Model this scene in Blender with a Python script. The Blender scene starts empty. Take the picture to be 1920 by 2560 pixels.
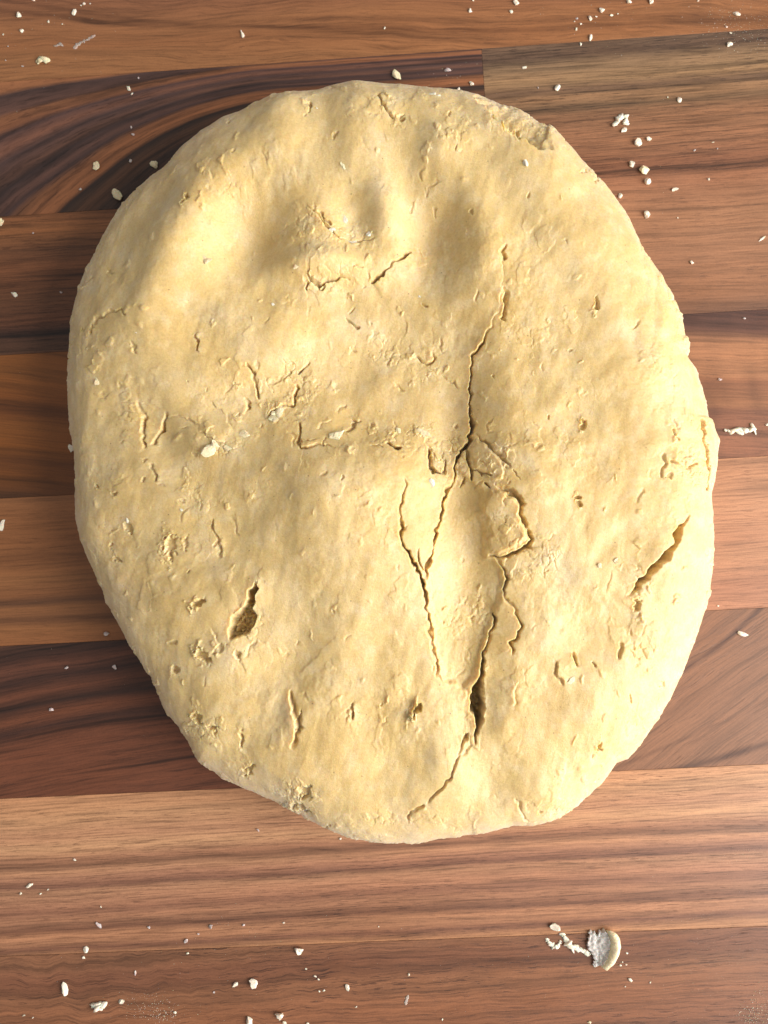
import bpy, bmesh, math, random
import numpy as np

# ------------------------------------------------------------------ camera, light, exposure
sc = bpy.context.scene
C = sc.collection
MM = 0.001
F_PX, CAM_H, CAM_Y = 1923.0, 231.83, -30.15            # focal length (px of a 1920x2560 frame), height, y in mm
CAM_ROT = (0.0826323, 0.0302766, -0.0518136)

cam_d = bpy.data.cameras.new("camera")
cam = bpy.data.objects.new("camera", cam_d); C.objects.link(cam)
cam.location = (0, CAM_Y * MM, CAM_H * MM)
cam.rotation_euler = CAM_ROT
cam_d.sensor_fit = 'VERTICAL'; cam_d.sensor_height = 36.0; cam_d.sensor_width = 27.0
cam_d.lens = 36.0 * F_PX / 2560.0
cam_d.clip_start = 0.01; cam_d.clip_end = 20
cam_d.dof.use_dof = True; cam_d.dof.focus_distance = 0.206; cam_d.dof.aperture_fstop = 20.0
sc.camera = cam

w = bpy.data.worlds.new("World"); sc.world = w; w.use_nodes = True
bg = w.node_tree.nodes['Background']
bg.inputs[0].default_value = (1.0, 0.98, 0.96, 1); bg.inputs[1].default_value = 0.385

def area(name, loc, target, sx, sy, power, col):
    d = bpy.data.lights.new(name, 'AREA'); d.shape = 'RECTANGLE'; d.size = sx; d.size_y = sy
    d.energy = power; d.color = col
    o = bpy.data.objects.new(name, d); C.objects.link(o); o.location = loc
    v = [target[i] - loc[i] for i in range(3)]
    from mathutils import Vector
    o.rotation_euler = Vector(v).to_track_quat('-Z', 'Y').to_euler()
    return o
area("window_light", (0.78, -0.30, 0.46), (0.0, 0.0, 0.02), 0.75, 0.75, 23.5, (1.0, 0.975, 0.95))

sc.view_settings.view_transform = 'Standard'; sc.view_settings.look = 'None'
sc.view_settings.exposure = 0.0; sc.view_settings.gamma = 1.0
sc.view_settings.use_curve_mapping = False
sc.render.engine = 'CYCLES'
sc.cycles.max_bounces = 8; sc.cycles.use_denoising = True

# ------------------------------------------------------------------ helpers
def _rot(a, b, c):
    Rx = np.array([[1,0,0],[0,math.cos(a),-math.sin(a)],[0,math.sin(a),math.cos(a)]])
    Ry = np.array([[math.cos(b),0,math.sin(b)],[0,1,0],[-math.sin(b),0,math.cos(b)]])
    Rz = np.array([[math.cos(c),-math.sin(c),0],[math.sin(c),math.cos(c),0],[0,0,1]])
    return Rz @ Ry @ Rx
RM = _rot(*CAM_ROT)
def at(u, v, z=0.0):
    """point (mm) on the level plane z that a measured photo position stands for"""
    d = RM @ np.array([(u - 960) / F_PX, -(v - 1280) / F_PX, -1.0])
    t = (z - CAM_H) / d[2]
    return d[0] * t, CAM_Y + d[1] * t
def measure(x, y, z):
    q = np.stack([x, y - CAM_Y, z - CAM_H]).reshape(3, -1)
    c = RM.T @ q
    return (960 + F_PX * c[0] / -c[2]).reshape(np.shape(x)), (1280 - F_PX * c[1] / -c[2]).reshape(np.shape(x))

def lin(c):
    return tuple(((x / 255) / 12.92 if x <= 10 else ((x / 255 + 0.055) / 1.055) ** 2.4) for x in c)

class NB:
    def __init__(s, name):
        s.m = bpy.data.materials.new(name); s.m.use_nodes = True
        s.t = s.m.node_tree; s.b = s.t.nodes['Principled BSDF']
    def n(s, typ): return s.t.nodes.new(typ)
    def link(s, a, b): s.t.links.new(a, b)
    def put(s, sock, val):
        if isinstance(val, bpy.types.NodeSocket): s.link(val, sock)
        else: sock.default_value = val
    def math(s, op, a, b=0.0, c=0.0):
        n = s.n('ShaderNodeMath'); n.operation = op
        s.put(n.inputs[0], a); s.put(n.inputs[1], b); s.put(n.inputs[2], c)
        return n.outputs[0]
    def xyz(s, x, y, z=0.0):
        n = s.n('ShaderNodeCombineXYZ')
        for i, v in enumerate((x, y, z)): s.put(n.inputs[i], v)
        return n.outputs[0]
    def noise(s, vec, scale=1.0, detail=2.0, rough=0.5, dist=0.0):
        n = s.n('ShaderNodeTexNoise'); s.link(vec, n.inputs['Vector'])
        n.inputs['Scale'].default_value = scale; n.inputs['Detail'].default_value = detail
        n.inputs['Roughness'].default_value = rough; n.inputs['Distortion'].default_value = dist
        return n.outputs['Fac']
    def rng(s, v, a, b, c, d, smooth=False):
        n = s.n('ShaderNodeMapRange'); s.link(v, n.inputs[0])
        if smooth: n.interpolation_type = 'SMOOTHSTEP'
        for i, q in enumerate((a, b, c, d)): n.inputs[i + 1].default_value = q
        return n.outputs[0]
    def ramp(s, fac, stops, interp='LINEAR'):
        n = s.n('ShaderNodeValToRGB'); s.link(fac, n.inputs[0]); cr = n.color_ramp; cr.interpolation = interp
        while len(cr.elements) < len(stops): cr.elements.new(0.5)
        for e, (p, c) in zip(cr.elements, sorted(stops)):
            e.position = p; e.color = (*c, 1)
        return n.outputs[0]
    def mix(s, fac, a, b, mode='MIX'):
        n = s.n('ShaderNodeMix'); n.data_type = 'RGBA'; n.blend_type = mode
        s.put(n.inputs[0], fac)
        for i, v in ((6, a), (7, b)):
            if isinstance(v, tuple): n.inputs[i].default_value = (*v, 1)
            else: s.put(n.inputs[i], v)
        return n.outputs[2]
    def bump(s, h, strength, dist):
        n = s.n('ShaderNodeBump'); s.link(h, n.inputs['Height'])
        n.inputs['Strength'].default_value = strength; n.inputs['Distance'].default_value = dist
        return n.outputs[0]

# ------------------------------------------------------------------ worktop planks
WOOD = 1.12
def wood(name, stops, slope=0.0, curv=0.0, para=None, wob=1.2, wobx=0.012, streak=0.28, fine=0.30,
         pores=0.5, ripple=None, seed=0.0, figure=None, diag=None, xref=0.0):
    nb = NB(name)
    tc = nb.n('ShaderNodeTexCoord'); sep = nb.n('ShaderNodeSeparateXYZ'); nb.link(tc.outputs['Object'], sep.inputs[0])
    x = nb.math('MULTIPLY', sep.outputs[0], 1000.0); y = nb.math('MULTIPLY', sep.outputs[1], 1000.0)
    low = nb.noise(nb.xyz(nb.math('MULTIPLY', x, wobx), nb.math('MULTIPLY', y, 0.05), seed), 1.0, 3.0, 0.55)
    wv = nb.math('MULTIPLY', nb.math('SUBTRACT', low, 0.5), wob * 5)
    xx = nb.math('SUBTRACT', x, xref)
    if para:                                           # cathedral figure: nested parabolas that tighten inwards
        x0, y0, ka, kb = para
        X2 = nb.math('POWER', nb.math('ABSOLUTE', nb.math('MINIMUM', nb.math('SUBTRACT', x, x0), 0.0)), 2.0)
        dl = nb.math('SUBTRACT', y0, y)
        g = nb.math('DIVIDE', nb.math('SUBTRACT', dl, nb.math('MULTIPLY', X2, ka)), nb.math('ADD', nb.math('MULTIPLY', X2, kb), 1.0))
        g = nb.math('ADD', g, nb.math('MULTIPLY', wv, .6))
        q = nb.rng(g, -5.0, 25.0, 0.0, 1.0)
    else:
        g = nb.math('SUBTRACT', y, nb.math('MULTIPLY', xx, slope))
        if curv: g = nb.math('SUBTRACT', g, nb.math('MULTIPLY', nb.math('MULTIPLY', xx, xx), curv))
        g = nb.math('ADD', g, wv)
        if ripple:
            amp, fx = ripple
            rn = nb.noise(nb.xyz(nb.math('MULTIPLY', x, fx), nb.math('MULTIPLY', y, 0.06), seed + 7), 1.0, 2.5, 0.5)
            rn = nb.math('MULTIPLY', nb.math('SUBTRACT', rn, 0.5), nb.rng(x, -75, -10, 1.0, .3))
            g = nb.math('ADD', g, nb.math('MULTIPLY', rn, amp * 3))
        q = nb.rng(g, 22.5, -22.5, 0.0, 1.0)
    col = nb.ramp(q, [(p, tuple(WOOD * f * k for f, k in zip((.95, .985, .90), lin(c)))) for p, c in stops])
    # growth streaks, fine fibres and open pores all follow the grain coordinate
    st = nb.noise(nb.xyz(nb.math('MULTIPLY', x, 0.010), nb.math('MULTIPLY', g, 0.38), seed + 2), 1.0, 4.0, 0.62)
    col = nb.mix(1.0, col, nb.ramp(st, [(0.32, (1 - streak * 1.9,) * 3), (0.47, (1.0,) * 3), (0.68, (1 + streak * 0.75, 1 + streak * 0.62, 1 + streak * .5))]), 'MULTIPLY')
    fi = nb.noise(nb.xyz(nb.math('MULTIPLY', x, 0.055), nb.math('MULTIPLY', g, 1.8), seed + 3), 1.0, 5.0, 0.7)
    col = nb.mix(1.0, col, nb.ramp(fi, [(0.34, (1 - fine * 1.3, 1 - fine * 1.35, 1 - fine * 1.4)), (0.50, (1.0,) * 3), (0.66, (1 + fine * .6,) * 3)]), 'MULTIPLY')
    po = nb.noise(nb.xyz(nb.math('MULTIPLY', x, 0.22), nb.math('MULTIPLY', g, 3.6), seed + 4), 1.0, 2.0, 0.5)
    zone = nb.noise(nb.xyz(nb.math('MULTIPLY', x, 0.02), nb.math('MULTIPLY', g, 0.16), seed + 5), 1.0, 2.0, 0.5)
    pm = nb.math('MULTIPLY', nb.rng(po, 0.575, 0.65, 0.0, min(1.0, pores * 1.3), True), nb.rng(zone, 0.36, 0.62, 0.25, 1.0))
    col = nb.mix(pm, col, nb.mix(1.0, col, (0.42, 0.38, 0.36), 'MULTIPLY'))
    if figure:                                         # cross bars / curl
        amp, fx = figure
        fg = nb.noise(nb.xyz(nb.math('MULTIPLY', x, fx), nb.math('MULTIPLY', y, 0.045), seed + 9), 1.0, 1.0, 0.5)
        col = nb.mix(1.0, col, nb.ramp(fg, [(0.33, (1 - amp,) * 3), (0.5, (1.0,) * 3), (0.72, (1 + amp * .6,) * 3)]), 'MULTIPLY')
    if diag:                                           # one dark growth line running across the plank
        for (x0, y0, sl, cv, wd, dk) in diag:
            dx = nb.math('SUBTRACT', x, x0)
            d = nb.math('SUBTRACT', nb.math('ADD', y, nb.math('MULTIPLY', wv, .6)), nb.math('ADD', nb.math('MULTIPLY', dx, sl), nb.math('ADD', nb.math('MULTIPLY', nb.math('MULTIPLY', dx, dx), cv), y0)))
            mk = nb.rng(nb.math('ABSOLUTE', d), 0.0, wd, 1.0, 0.0, True)
            dn = nb.rng(nb.noise(nb.xyz(nb.math('MULTIPLY', x, 0.08), nb.math('MULTIPLY', y, .2), seed), 1, 2), .25, .6, .35, 1)
            col = nb.mix(nb.math('MULTIPLY', nb.math('MULTIPLY', mk, dn), dk), col, nb.mix(1.0, col, (0.33, 0.29, 0.29), 'MULTIPLY'))
    sp = nb.noise(nb.xyz(x, y, seed), 2.2, 3.0, 0.7)
    col = nb.mix(1.0, col, nb.ramp(sp, [(0.3, (0.90,) * 3), (0.7, (1.10,) * 3)]), 'MULTIPLY')
    nb.link(col, nb.b.inputs['Base Color'])
    smear = nb.noise(nb.xyz(nb.math('MULTIPLY', x, .03), nb.math('MULTIPLY', y, .04), seed + 12), 1.0, 4.0, .6)
    nb.put(nb.b.inputs['Roughness'], nb.math('ADD', nb.rng(smear, .3, .7, .40, .56), nb.math('MULTIPLY', pm, 0.25)))
    nb.b.inputs['Specular IOR Level'].default_value = 0.42
    hh = nb.math('SUBTRACT', nb.math('ADD', nb.math('MULTIPLY', fi, 0.5), nb.math('MULTIPLY', sp, 0.35)), nb.math('MULTIPLY', pm, 1.0))
    nb.link(nb.bump(hh, 0.22, 0.00012), nb.b.inputs['Normal'])
    return nb.m

PT = 7.0     # plank thickness, mm
wt_m = NB('glue_line'); wt_m.b.inputs['Base Color'].default_value = (0.03, 0.018, 0.012, 1); wt_m.b.inputs['Roughness'].default_value = .8
def box_mesh(name, x0, x1, y0, y1, z0, z1, bev=0.0):
    bm = bmesh.new()
    bmesh.ops.create_cube(bm, size=1.0)
    for v in bm.verts:
        v.co = ((v.co.x) * (x1 - x0) * MM, v.co.y * (y1 - y0) * MM, v.co.z * (z1 - z0) * MM)
    if bev: bmesh.ops.bevel(bm, geom=bm.edges[:], offset=bev * MM, segments=1, affect='EDGES')
    me = bpy.data.meshes.new(name); bm.to_mesh(me); bm.free()
    o = bpy.data.objects.new(name, me); C.objects.link(o)
    o.location = ((x0 + x1) / 2 * MM, (y0 + y1) / 2 * MM, (z0 + z1) / 2 * MM)
    return o
XL, XR = -330.0, 330.0
worktop = box_mesh('worktop', XL, XR, -271, 271, -38, -PT - 0.02)
worktop.data.materials.append(wt_m.m)
worktop['kind'] = 'structure'; worktop['label'] = 'brown butcher block worktop of glued walnut planks under the dough'

def S(*a): return [(a[i], a[i + 1]) for i in range(0, len(a), 2)]
def row_y(r): return (4 - r) * 45.0, (5 - r) * 45.0     # bottom, top of plank row r
joint2 = at(1207, 170)[0]
j = {2: joint2, 3: 12.0, 4: -20.0, 5: 25.0, 6: -8.0}
def loc(u, v, xc, r):
    x, y = at(u, v); a, b = row_y(r); return x - xc, y - (a + b) / 2

# --- named planks: (row, x0, x1, material, label)
planks = []
def plank(r, x0, x1, m, label=None): planks.append((r, x0, x1, m, label))
plank(1, XL, XR, wood('walnut_red', S(0.0,(116,73,53), .45,(118,75,55), .58,(129,82,56), .72,(139,90,59), .86,(135,86,55), 1.0,(143,94,61)),
      slope=-0.05, wob=2.6, streak=0.12, fine=0.28, pores=.35, seed=1.3,
      diag=[(*loc(231,46,0,1), -0.16, 0.0004, 1.3, .55), (*loc(520,52,0,1), -0.10, 0.0002, 1.6, .45), (*loc(150,20,0,1), -.2, .0003, 1.2, .4)]),
      'reddish brown plank with soft swirling grain')
xc = (XL + joint2) / 2
def dz(*a): return S(*[(x + 5) / 30 if k % 2 == 0 else x for k, x in enumerate(a)])
plank(2, XL, joint2, wood('walnut_dark_figure', dz(-5,(142,92,62), -1.8,(134,85,57), -1.4,(64,45,43), .2,(90,60,52), .55,(136,86,59), 1.5,(124,77,54), 2.0,(70,49,48), 3.2,(108,70,57), 4.2,(66,47,46), 5.6,(98,65,54), 6.4,(62,44,43), 7.6,(84,56,49), 8.3,(60,42,41), 9.2,(112,70,47), 10.8,(142,88,58), 11.8,(122,76,50),
      12.5,(42,29,26), 13.4,(62,42,33), 15.2,(94,60,42), 17,(56,38,31), 19,(84,54,40), 22,(60,41,33), 25,(80,52,40)),
      para=(*loc(700, 157, xc, 2), 1.25e-3, 4.0e-4), wob=.45, wobx=.02, streak=.34, fine=.32, pores=.45, seed=2.7), 'dark plank with bold curved cathedral grain')
plank(2, joint2, XR, wood('walnut_grey_stripe', S(0,(96,72,58), .06,(84,62,50), .13,(122,94,72), .25,(140,106,78), .32,(100,74,58), .37,(134,98,72), .45,(106,78,58), .52,(128,88,64), .75,(132,88,64), .9,(116,74,54), 1,(110,70,50)),
      slope=0.012, wob=.5, streak=.30, fine=.42, pores=.75, seed=3.1), 'greyish plank with tight straight stripes')
plank(3, XL, j[3], wood('walnut_brown', S(0,(123,76,48), .1,(134,84,52), .25,(101,63,42), .38,(117,71,46), .5,(108,65,42), .62,(92,57,38), .76,(101,61,42), .82,(68,42,32), .865,(40,25,20), .89,(77,50,38), 1,(88,57,42)),
      slope=-.01, wob=.6, streak=.30, fine=.36, pores=.55, seed=4.4), 'dark brown plank with fine straight grain')
plank(3, j[3], XR, wood('walnut_tan', S(0,(140,92,68), .3,(148,102,76), .6,(142,98,74), .85,(136,92,68), 1,(108,74,58)),
      slope=.0, wob=1.2, streak=.16, fine=.24, pores=.45, seed=5.2, figure=(.10, .05)), 'tan plank with faint wavy figure')
plank(4, XL, j[4], wood('walnut_orange', S(0,(128,76,37), .15,(126,72,33), .25,(95,53,26), .36,(126,74,35), .52,(122,70,30), .62,(101,57,27), .72,(116,66,29), .84,(85,50,28), .93,(62,39,26), 1,(58,37,26)),
      slope=-.09, curv=-0.0004, wob=1.3, streak=.22, fine=.16, pores=.15, seed=6.8), 'orange brown plank with dark flowing bands')
plank(4, j[4], XR, wood('walnut_barred', S(0,(107,68,52), .10,(74,47,40), .26,(87,56,46), .34,(144,97,70), .55,(142,95,68), .60,(122,78,56), .75,(136,89,62), .80,(111,70,52), 1,(122,78,58)),
      slope=-.10, wob=1.0, streak=.2, fine=.22, pores=.4, seed=7.4, figure=(.26, .11)), 'dark reddish plank with short cross bars')
plank(5, XL, j[5], wood('walnut_amber', S(0,(143,92,59), .2,(137,86,53), .42,(129,80,49), .55,(137,88,55), .66,(125,78,49), .72,(94,60,41), .76,(131,84,53), .85,(114,72,47), .9,(135,86,53), 1,(129,80,49)),
      slope=.0, wob=.6, streak=0.11, fine=.20, pores=.3, seed=8.6), 'amber brown plank with faint straight lines')
plank(5, j[5], XR, wood('walnut_pale', S(0,(162,112,84), .3,(168,118,90), .5,(160,110,84), .62,(166,116,88), .8,(152,102,78), 1,(160,108,82)),
      slope=.02, wob=.7, streak=.16, fine=.26, pores=.45, seed=9.1), 'pale brown plank with even fine grain')
plank(6, XL, j[6], wood('walnut_black_stripe', S(0,(46,27,22), .10,(84,48,35), .18,(50,30,24), .27,(93,54,39), .36,(68,42,33), .44,(52,31,25), .52,(89,52,39), .60,(55,33,27), .68,(91,52,37), .76,(50,30,24), .84,(103,58,39), .92,(57,33,26), 1,(96,54,37)),
      slope=.24, curv=-0.0006, wob=1.0, streak=0.36, fine=.26, pores=.4, seed=10.3, xref=-30), 'very dark plank with slanting black stripes')
plank(6, j[6], XR, wood('walnut_rose', S(0,(124,84,62), .2,(128,85,62), .4,(136,89,63), .55,(126,82,58), .66,(152,104,74), .78,(128,84,60), .9,(152,102,72), 1,(132,86,60)),
      slope=.30, curv=-0.001, wob=1.0, streak=.15, fine=.26, pores=.5, seed=11.7, xref=80,
      diag=[(*loc(1810,1600,(j[6]+XR)/2,6), .72, .006, 1.7, 1.0), (*loc(1850,1880,(j[6]+XR)/2,6), .22, .001, 1.8, .9), (*loc(1700,1850,(j[6]+XR)/2,6), .36, .001, 1.0, .35)]), 'rose brown plank with one dark slanting growth line')
plank(7, XL, XR, wood('walnut_light_stripe', S(0,(169,119,88), .12,(172,125,94), .22,(165,117,90), .30,(176,129,98), .37,(147,101,78), .41,(114,77,59), .45,(165,117,90), .50,(147,101,80), .545,(110,73,59), .58,(157,111,86), .66,(153,105,82), .70,(127,85,67), .75,(147,101,78), .82,(106,69,53), .86,(159,109,82), .91,(143,97,73), .94,(110,71,55), 1,(163,113,82)),
      slope=.012, wob=.75, streak=0.13, fine=.34, pores=.65, seed=12.9), 'light plank with many straight brown stripes')
plank(8, XL, XR, wood('walnut_ripple', S(0,(122,80,58), .1,(113,71,52), .18,(101,63,45), .24,(127,82,58), .4,(124,78,54), .6,(117,73,52), .7,(101,63,45), .8,(122,78,56), 1,(115,73,52)),
      slope=.02, wob=1.0, ripple=(1.7, .11), streak=0.16, fine=0.34, pores=.75, seed=13.5), 'dark reddish plank with fine rippled grain')
extra = [p[3] for p in planks]
plank(0, XL, 40, extra[7]); plank(0, 40, XR, extra[3]); plank(-1, XL, XR, extra[11])
plank(9, XL, -60, extra[8]); plank(9, -60, XR, extra[5]); plank(10, XL, XR, extra[3])
rp = random.Random(4)
for (r, x0, x1, m, lb) in planks:
    a, b = row_y(r)
    o = box_mesh('plank', x0 + .03, x1 - .03, a + .03, b - .03, -PT, 0.0 - rp.random() * .02, bev=.05)
    o.data.materials.append(m); o.parent = worktop; o.matrix_parent_inverse = worktop.matrix_world.inverted()
    o.location = (o.location.x - worktop.location.x, o.location.y - worktop.location.y, o.location.z - worktop.location.z)
    if lb: o['label'] = lb

# ------------------------------------------------------------------ numpy noise
_r = np.random.RandomState(11)
PERM = _r.permutation(4096); GA = _r.rand(4096) * 2 * np.pi
GX, GY = np.cos(GA), np.sin(GA); RV = _r.rand(4096)
def hsh(i, k): return PERM[(PERM[i & 4095] + k) & 4095]
def perlin(x, y):
    xi = np.floor(x).astype(np.int64); yi = np.floor(y).astype(np.int64); fx = x - xi; fy = y - yi
    u = fx * fx * fx * (fx * (fx * 6 - 15) + 10); v = fy * fy * fy * (fy * (fy * 6 - 15) + 10)
    def g(a, b):
        h = hsh(xi + a, yi + b); return GX[h] * (fx - a) + GY[h] * (fy - b)
    return 1.5 * ((g(0,0) * (1-u) + g(1,0) * u) * (1-v) + (g(0,1) * (1-u) + g(1,1) * u) * v)
def fbm(x, y, oct=3, gain=.5):
    s = 0; a = 1
    for k in range(oct):
        s = s + a * perlin(x * 2**k + 17.3*k, y * 2**k - 9.1*k); a *= gain
    return s
def worley(x, y):
    """distance to nearest, second nearest cell point and a random value per cell"""
    xi = np.floor(x).astype(np.int64); yi = np.floor(y).astype(np.int64)
    d1 = np.full(x.shape, 9.0); d2 = np.full(x.shape, 9.0); rv = np.zeros(x.shape)
    for a in (-1, 0, 1):
        for b in (-1, 0, 1):
            h = hsh(xi + a, yi + b); px_ = xi + a + RV[h]; py_ = yi + b + RV[(h * 7 + 3) & 4095]
            d = np.hypot(px_ - x, py_ - y); c = d < d1
            d2 = np.where(c, d1, np.minimum(d2, d)); rv = np.where(c, RV[(h * 13 + 5) & 4095], rv); d1 = np.where(c, d, d1)
    return d1, d2, rv
def sstep(a, b, x):
    t = np.clip((x - a) / (b - a), 0, 1); return t * t * (3 - 2 * t)

# ------------------------------------------------------------------ the dough
OUT = [(879,221),(949,224),(1026,228),(1084,235),(1161,243),(1192,251),(1234,257),(1280,266),(1326,289),(1372,326),(1411,370),(1450,413),(1496,459),(1535,509),(1566,552),(1585,594),(1606,640),
 (1666,725),(1700,794),(1710,850),(1724,866),(1716,902),(1737,929),(1760,999),(1766,1055),(1779,1062),(1793,1103),(1793,1134),(1783,1199),(1773,1242),(1776,1280),(1781,1357),(1778,1434),(1758,1531),(1727,1620),(1689,1708),(1666,1762),(1627,1824),(1588,1874),(1565,1900),(1537,1910),(1496,1965),(1461,1996),(1438,2019),(1396,2046),(1334,2064),(1280,2065),(1242,2075),(1168,2087),(1122,2094),(1045,2106),(968,2108),(879,2098),(806,2069),(756,2038),(686,2004),(640,1983),(559,1946),(501,1907),(474,1857),(451,1822),(415,1780),(382,1699),(347,1645),(320,1603),(285,1541),(262,1487),(239,1433),(208,1364),(193,1306),(192,1217),(190,1140),(176,1040),(172,963),(175,886),(181,820),(189,766),(216,693),(249,628),(282,564),(310,520),(370,463),(424,424),(463,374),(501,343),(559,309),(598,297),(640,276),(678,258),(736,251),(794,243),(841,228)]
ZC = 11.0
op = np.array([at(u, v, ZC) for u, v in OUT])
CX, CY = op[:, 0].mean() + 1.0, op[:, 1].mean()
oth = np.arctan2(op[:, 1] - CY, op[:, 0] - CX); orad = np.hypot(op[:, 0] - CX, op[:, 1] - CY)
so = np.argsort(oth); oth = oth[so]; orad = orad[so]
def Rof(th): return np.interp(th, np.r_[oth - 2*np.pi, oth, oth + 2*np.pi], np.r_[orad, orad, orad])

N = 1130
sg = np.linspace(-1, 1, N)
s_, t_ = np.meshgrid(sg, sg)
dx_ = s_ * np.sqrt(1 - t_**2 / 2); dy_ = t_ * np.sqrt(1 - s_**2 / 2)
rho = np.clip(np.hypot(dx_, dy_), 0, 1); th = np.arctan2(dy_, dx_)
R0 = Rof(th)
# silhouette of a rolled edge seen from above lies a little outside its widest line
EW = 34 + 9 * np.exp(-((np.abs(np.angle(np.exp(1j * (th - 2.45)))) / .7) ** 2)) - 4 * np.exp(-((np.angle(np.exp(1j * (th + .3))) / .9) ** 2))
HT = 30.0
def Rsm(a):                                # the disc's broad outline, without its nicks
    k = np.linspace(-np.pi, np.pi, 721); r = Rof(k[:-1]); g = np.exp(-.5 * (np.arange(-60, 61) / 16.0)**2); g /= g.sum()
    r = np.convolve(np.r_[r[-60:], r, r[:60]], g, 'valid'); return np.interp(a, k, np.r_[r, r[0]])
kk = sstep(.74, .95, rho)
R = (1 - kk) * Rsm(th) + kk * R0 - 1.15
H = HT + 2.6 * (1 - np.minimum(rho / .66, 1)**2)
r1, r2 = 0.66, 0.965
ph = np.clip((rho - r1) / (r2 - r1), 0, 1) * np.pi / 2
rr = np.where(rho < r1, rho / r1 * (R - EW), R - EW + EW * np.sin(ph) ** 0.94)
zz = np.where(rho < r1, H, ZC + (H - ZC) * np.cos(ph) ** 0.82)
un = np.clip((rho - r2) / (1 - r2), 0, 1)
zz = np.where(rho > r2, ZC * (1 - un), zz)
rr = np.where(rho > r2, R - 4.5 * un**2, rr)
arc = np.where(rho < r1, rr, R - EW + 1.57 * np.sqrt((EW**2 + (H - ZC)**2) / 2) * ph / (np.pi / 2) + 12 * un)
nx_, ny_ = arc * np.cos(th), arc * np.sin(th)      # unrolled surface coordinates, mm
X = CX + rr * np.cos(th); Y = CY + rr * np.sin(th); Z = zz.copy()
U, V = measure(X, Y, Z)

def gauss(u, v, su, sv, amp, rot=0.0):
    c, s = math.cos(math.radians(rot)), math.sin(math.radians(rot))
    a = (U - u) * c + (V - v) * s; b = -(U - u) * s + (V - v) * c
    return amp * np.exp(-.5 * ((a / su)**2 + (b / sv)**2))
# finger presses, palm hollow, swellings: measured from the shading of the photo (mm)
mac = 0
for g in [(622,600,66,82,-4.2,10),(800,590,70,70,2.0,0),(888,545,42,52,-2.4,-8),(962,510,38,60,2.0,-8),(1080,575,60,80,-4.2,-4),(1205,580,46,90,1.9,-8),
          (520,500,55,120,3.2,38),(425,650,55,140,2.5,28),(715,300,60,60,2.2,0),(800,330,40,60,-1.2,0),(1000,395,60,65,-1.7,-5),(1098,375,40,65,1.5,-6),(880,330,50,60,1.0,0),
          (1240,460,60,90,-1.2,-20),(1400,560,90,200,1.2,-35),(950,885,190,160,-6.4,0),(640,820,90,110,1.2,20),(640,1010,110,50,-1.6,-8),(825,1280,125,160,4.8,0),(985,1350,60,190,1.0,-6),
          (530,1090,60,40,1.4,10),(400,1080,30,60,-1.5,-20),(1140,1010,45,120,-1.8,5),(1160,1350,62,220,-2.6,-3),(790,652,90,22,1.7,-5),(800,725,110,32,-1.0,0),(830,1190,140,45,1.3,0),(830,1065,160,42,-1.1,0),(1420,1000,120,90,-1.2,20),(1310,1200,80,200,.9,0),(1500,1280,110,190,1.0,0),(560,1520,120,180,.7,0),
          (700,1700,50,150,-1.3,25),(850,1580,60,110,1.0,20),(1180,1790,50,90,-1.6,6),(1250,1955,55,70,-1.7,25),(1340,1990,60,70,.8,30),(1110,1900,50,70,1.0,12),(1000,1950,90,90,-1.0,0),(1560,1480,60,120,-1.4,35),(1640,1380,50,100,1.3,38),(360,800,70,90,.8,0),(310,1180,60,160,-.7,0)]:
    mac = mac + gauss(*g)
topm = sstep(.97, .80, rho)
D = 1.3 * mac * topm
D = D + topm * (0.9 * fbm(nx_ / 26, ny_ / 26, 2)) + (0.33 * fbm(nx_ / 9 + 5, ny_ / 9, 2) + .03 * perlin(nx_ / 3.6, ny_ / 3.6 + 70)) * (.35 + .65 * topm)
# drag marks left by the hand
ca, sa = math.cos(1.25), math.sin(1.25)
D = D + .07 * fbm((nx_ * ca + ny_ * sa) / 9, (-nx_ * sa + ny_ * ca) / 3.0, 2) * topm
rough_zone = sstep(-.15, .55, fbm(nx_ / 20 + 31, ny_ / 20 + 4, 2))
D = D + (.035 + .06 * rough_zone) * fbm(nx_ / 2.3, ny_ / 2.3, 3, .55)

# domain warp makes torn edges ragged
WU = U + 5.0 * perlin(nx_ / 5 + 3, ny_ / 5) + 6.0 * perlin(nx_ / 2.2 + 3, ny_ / 2.2) + 2.2 * perlin(nx_ / 1.0, ny_ / 1.0 + 8)
WV = V + 5.0 * perlin(nx_ / 5 + 30, ny_ / 5) + 6.0 * perlin(nx_ / 2.2 + 90, ny_ / 2.2) + 2.2 * perlin(nx_ / 1.0 + 60, ny_ / 1.0 + 8)
vis = (rho < .955)
fU = WU.ravel(); fV = WV.ravel(); fD = D.ravel(); fvis = vis.ravel()
def poly_dist(pts, pad):
    p = np.array(pts, float)
    idx = np.nonzero((fU > p[:,0].min() - pad) & (fU < p[:,0].max() + pad) & (fV > p[:,1].min() - pad) & (fV < p[:,1].max() + pad) & fvis)[0]
    u, v = fU[idx], fV[idx]; best = np.full(len(idx), 1e9); sgn = np.zeros(len(idx)); par = np.zeros(len(idx))
    L = np.r_[0, np.cumsum(np.hypot(*np.diff(p, axis=0).T))]
    for k in range(len(p) - 1):
        a, b = p[k], p[k+1]; e = b - a; l2 = (e**2).sum() + 1e-9
        t = np.clip(((u - a[0]) * e[0] + (v - a[1]) * e[1]) / l2, 0, 1)
        d = np.hypot(u - a[0] - t * e[0], v - a[1] - t * e[1]); c = d < best
        best = np.where(c, d, best); sgn = np.where(c, np.sign((u - a[0]) * e[1] - (v - a[1]) * e[0]), sgn)
        par = np.where(c, (L[k] + t * math.sqrt(l2)) / L[-1], par)
    return idx, best, sgn, par
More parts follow.
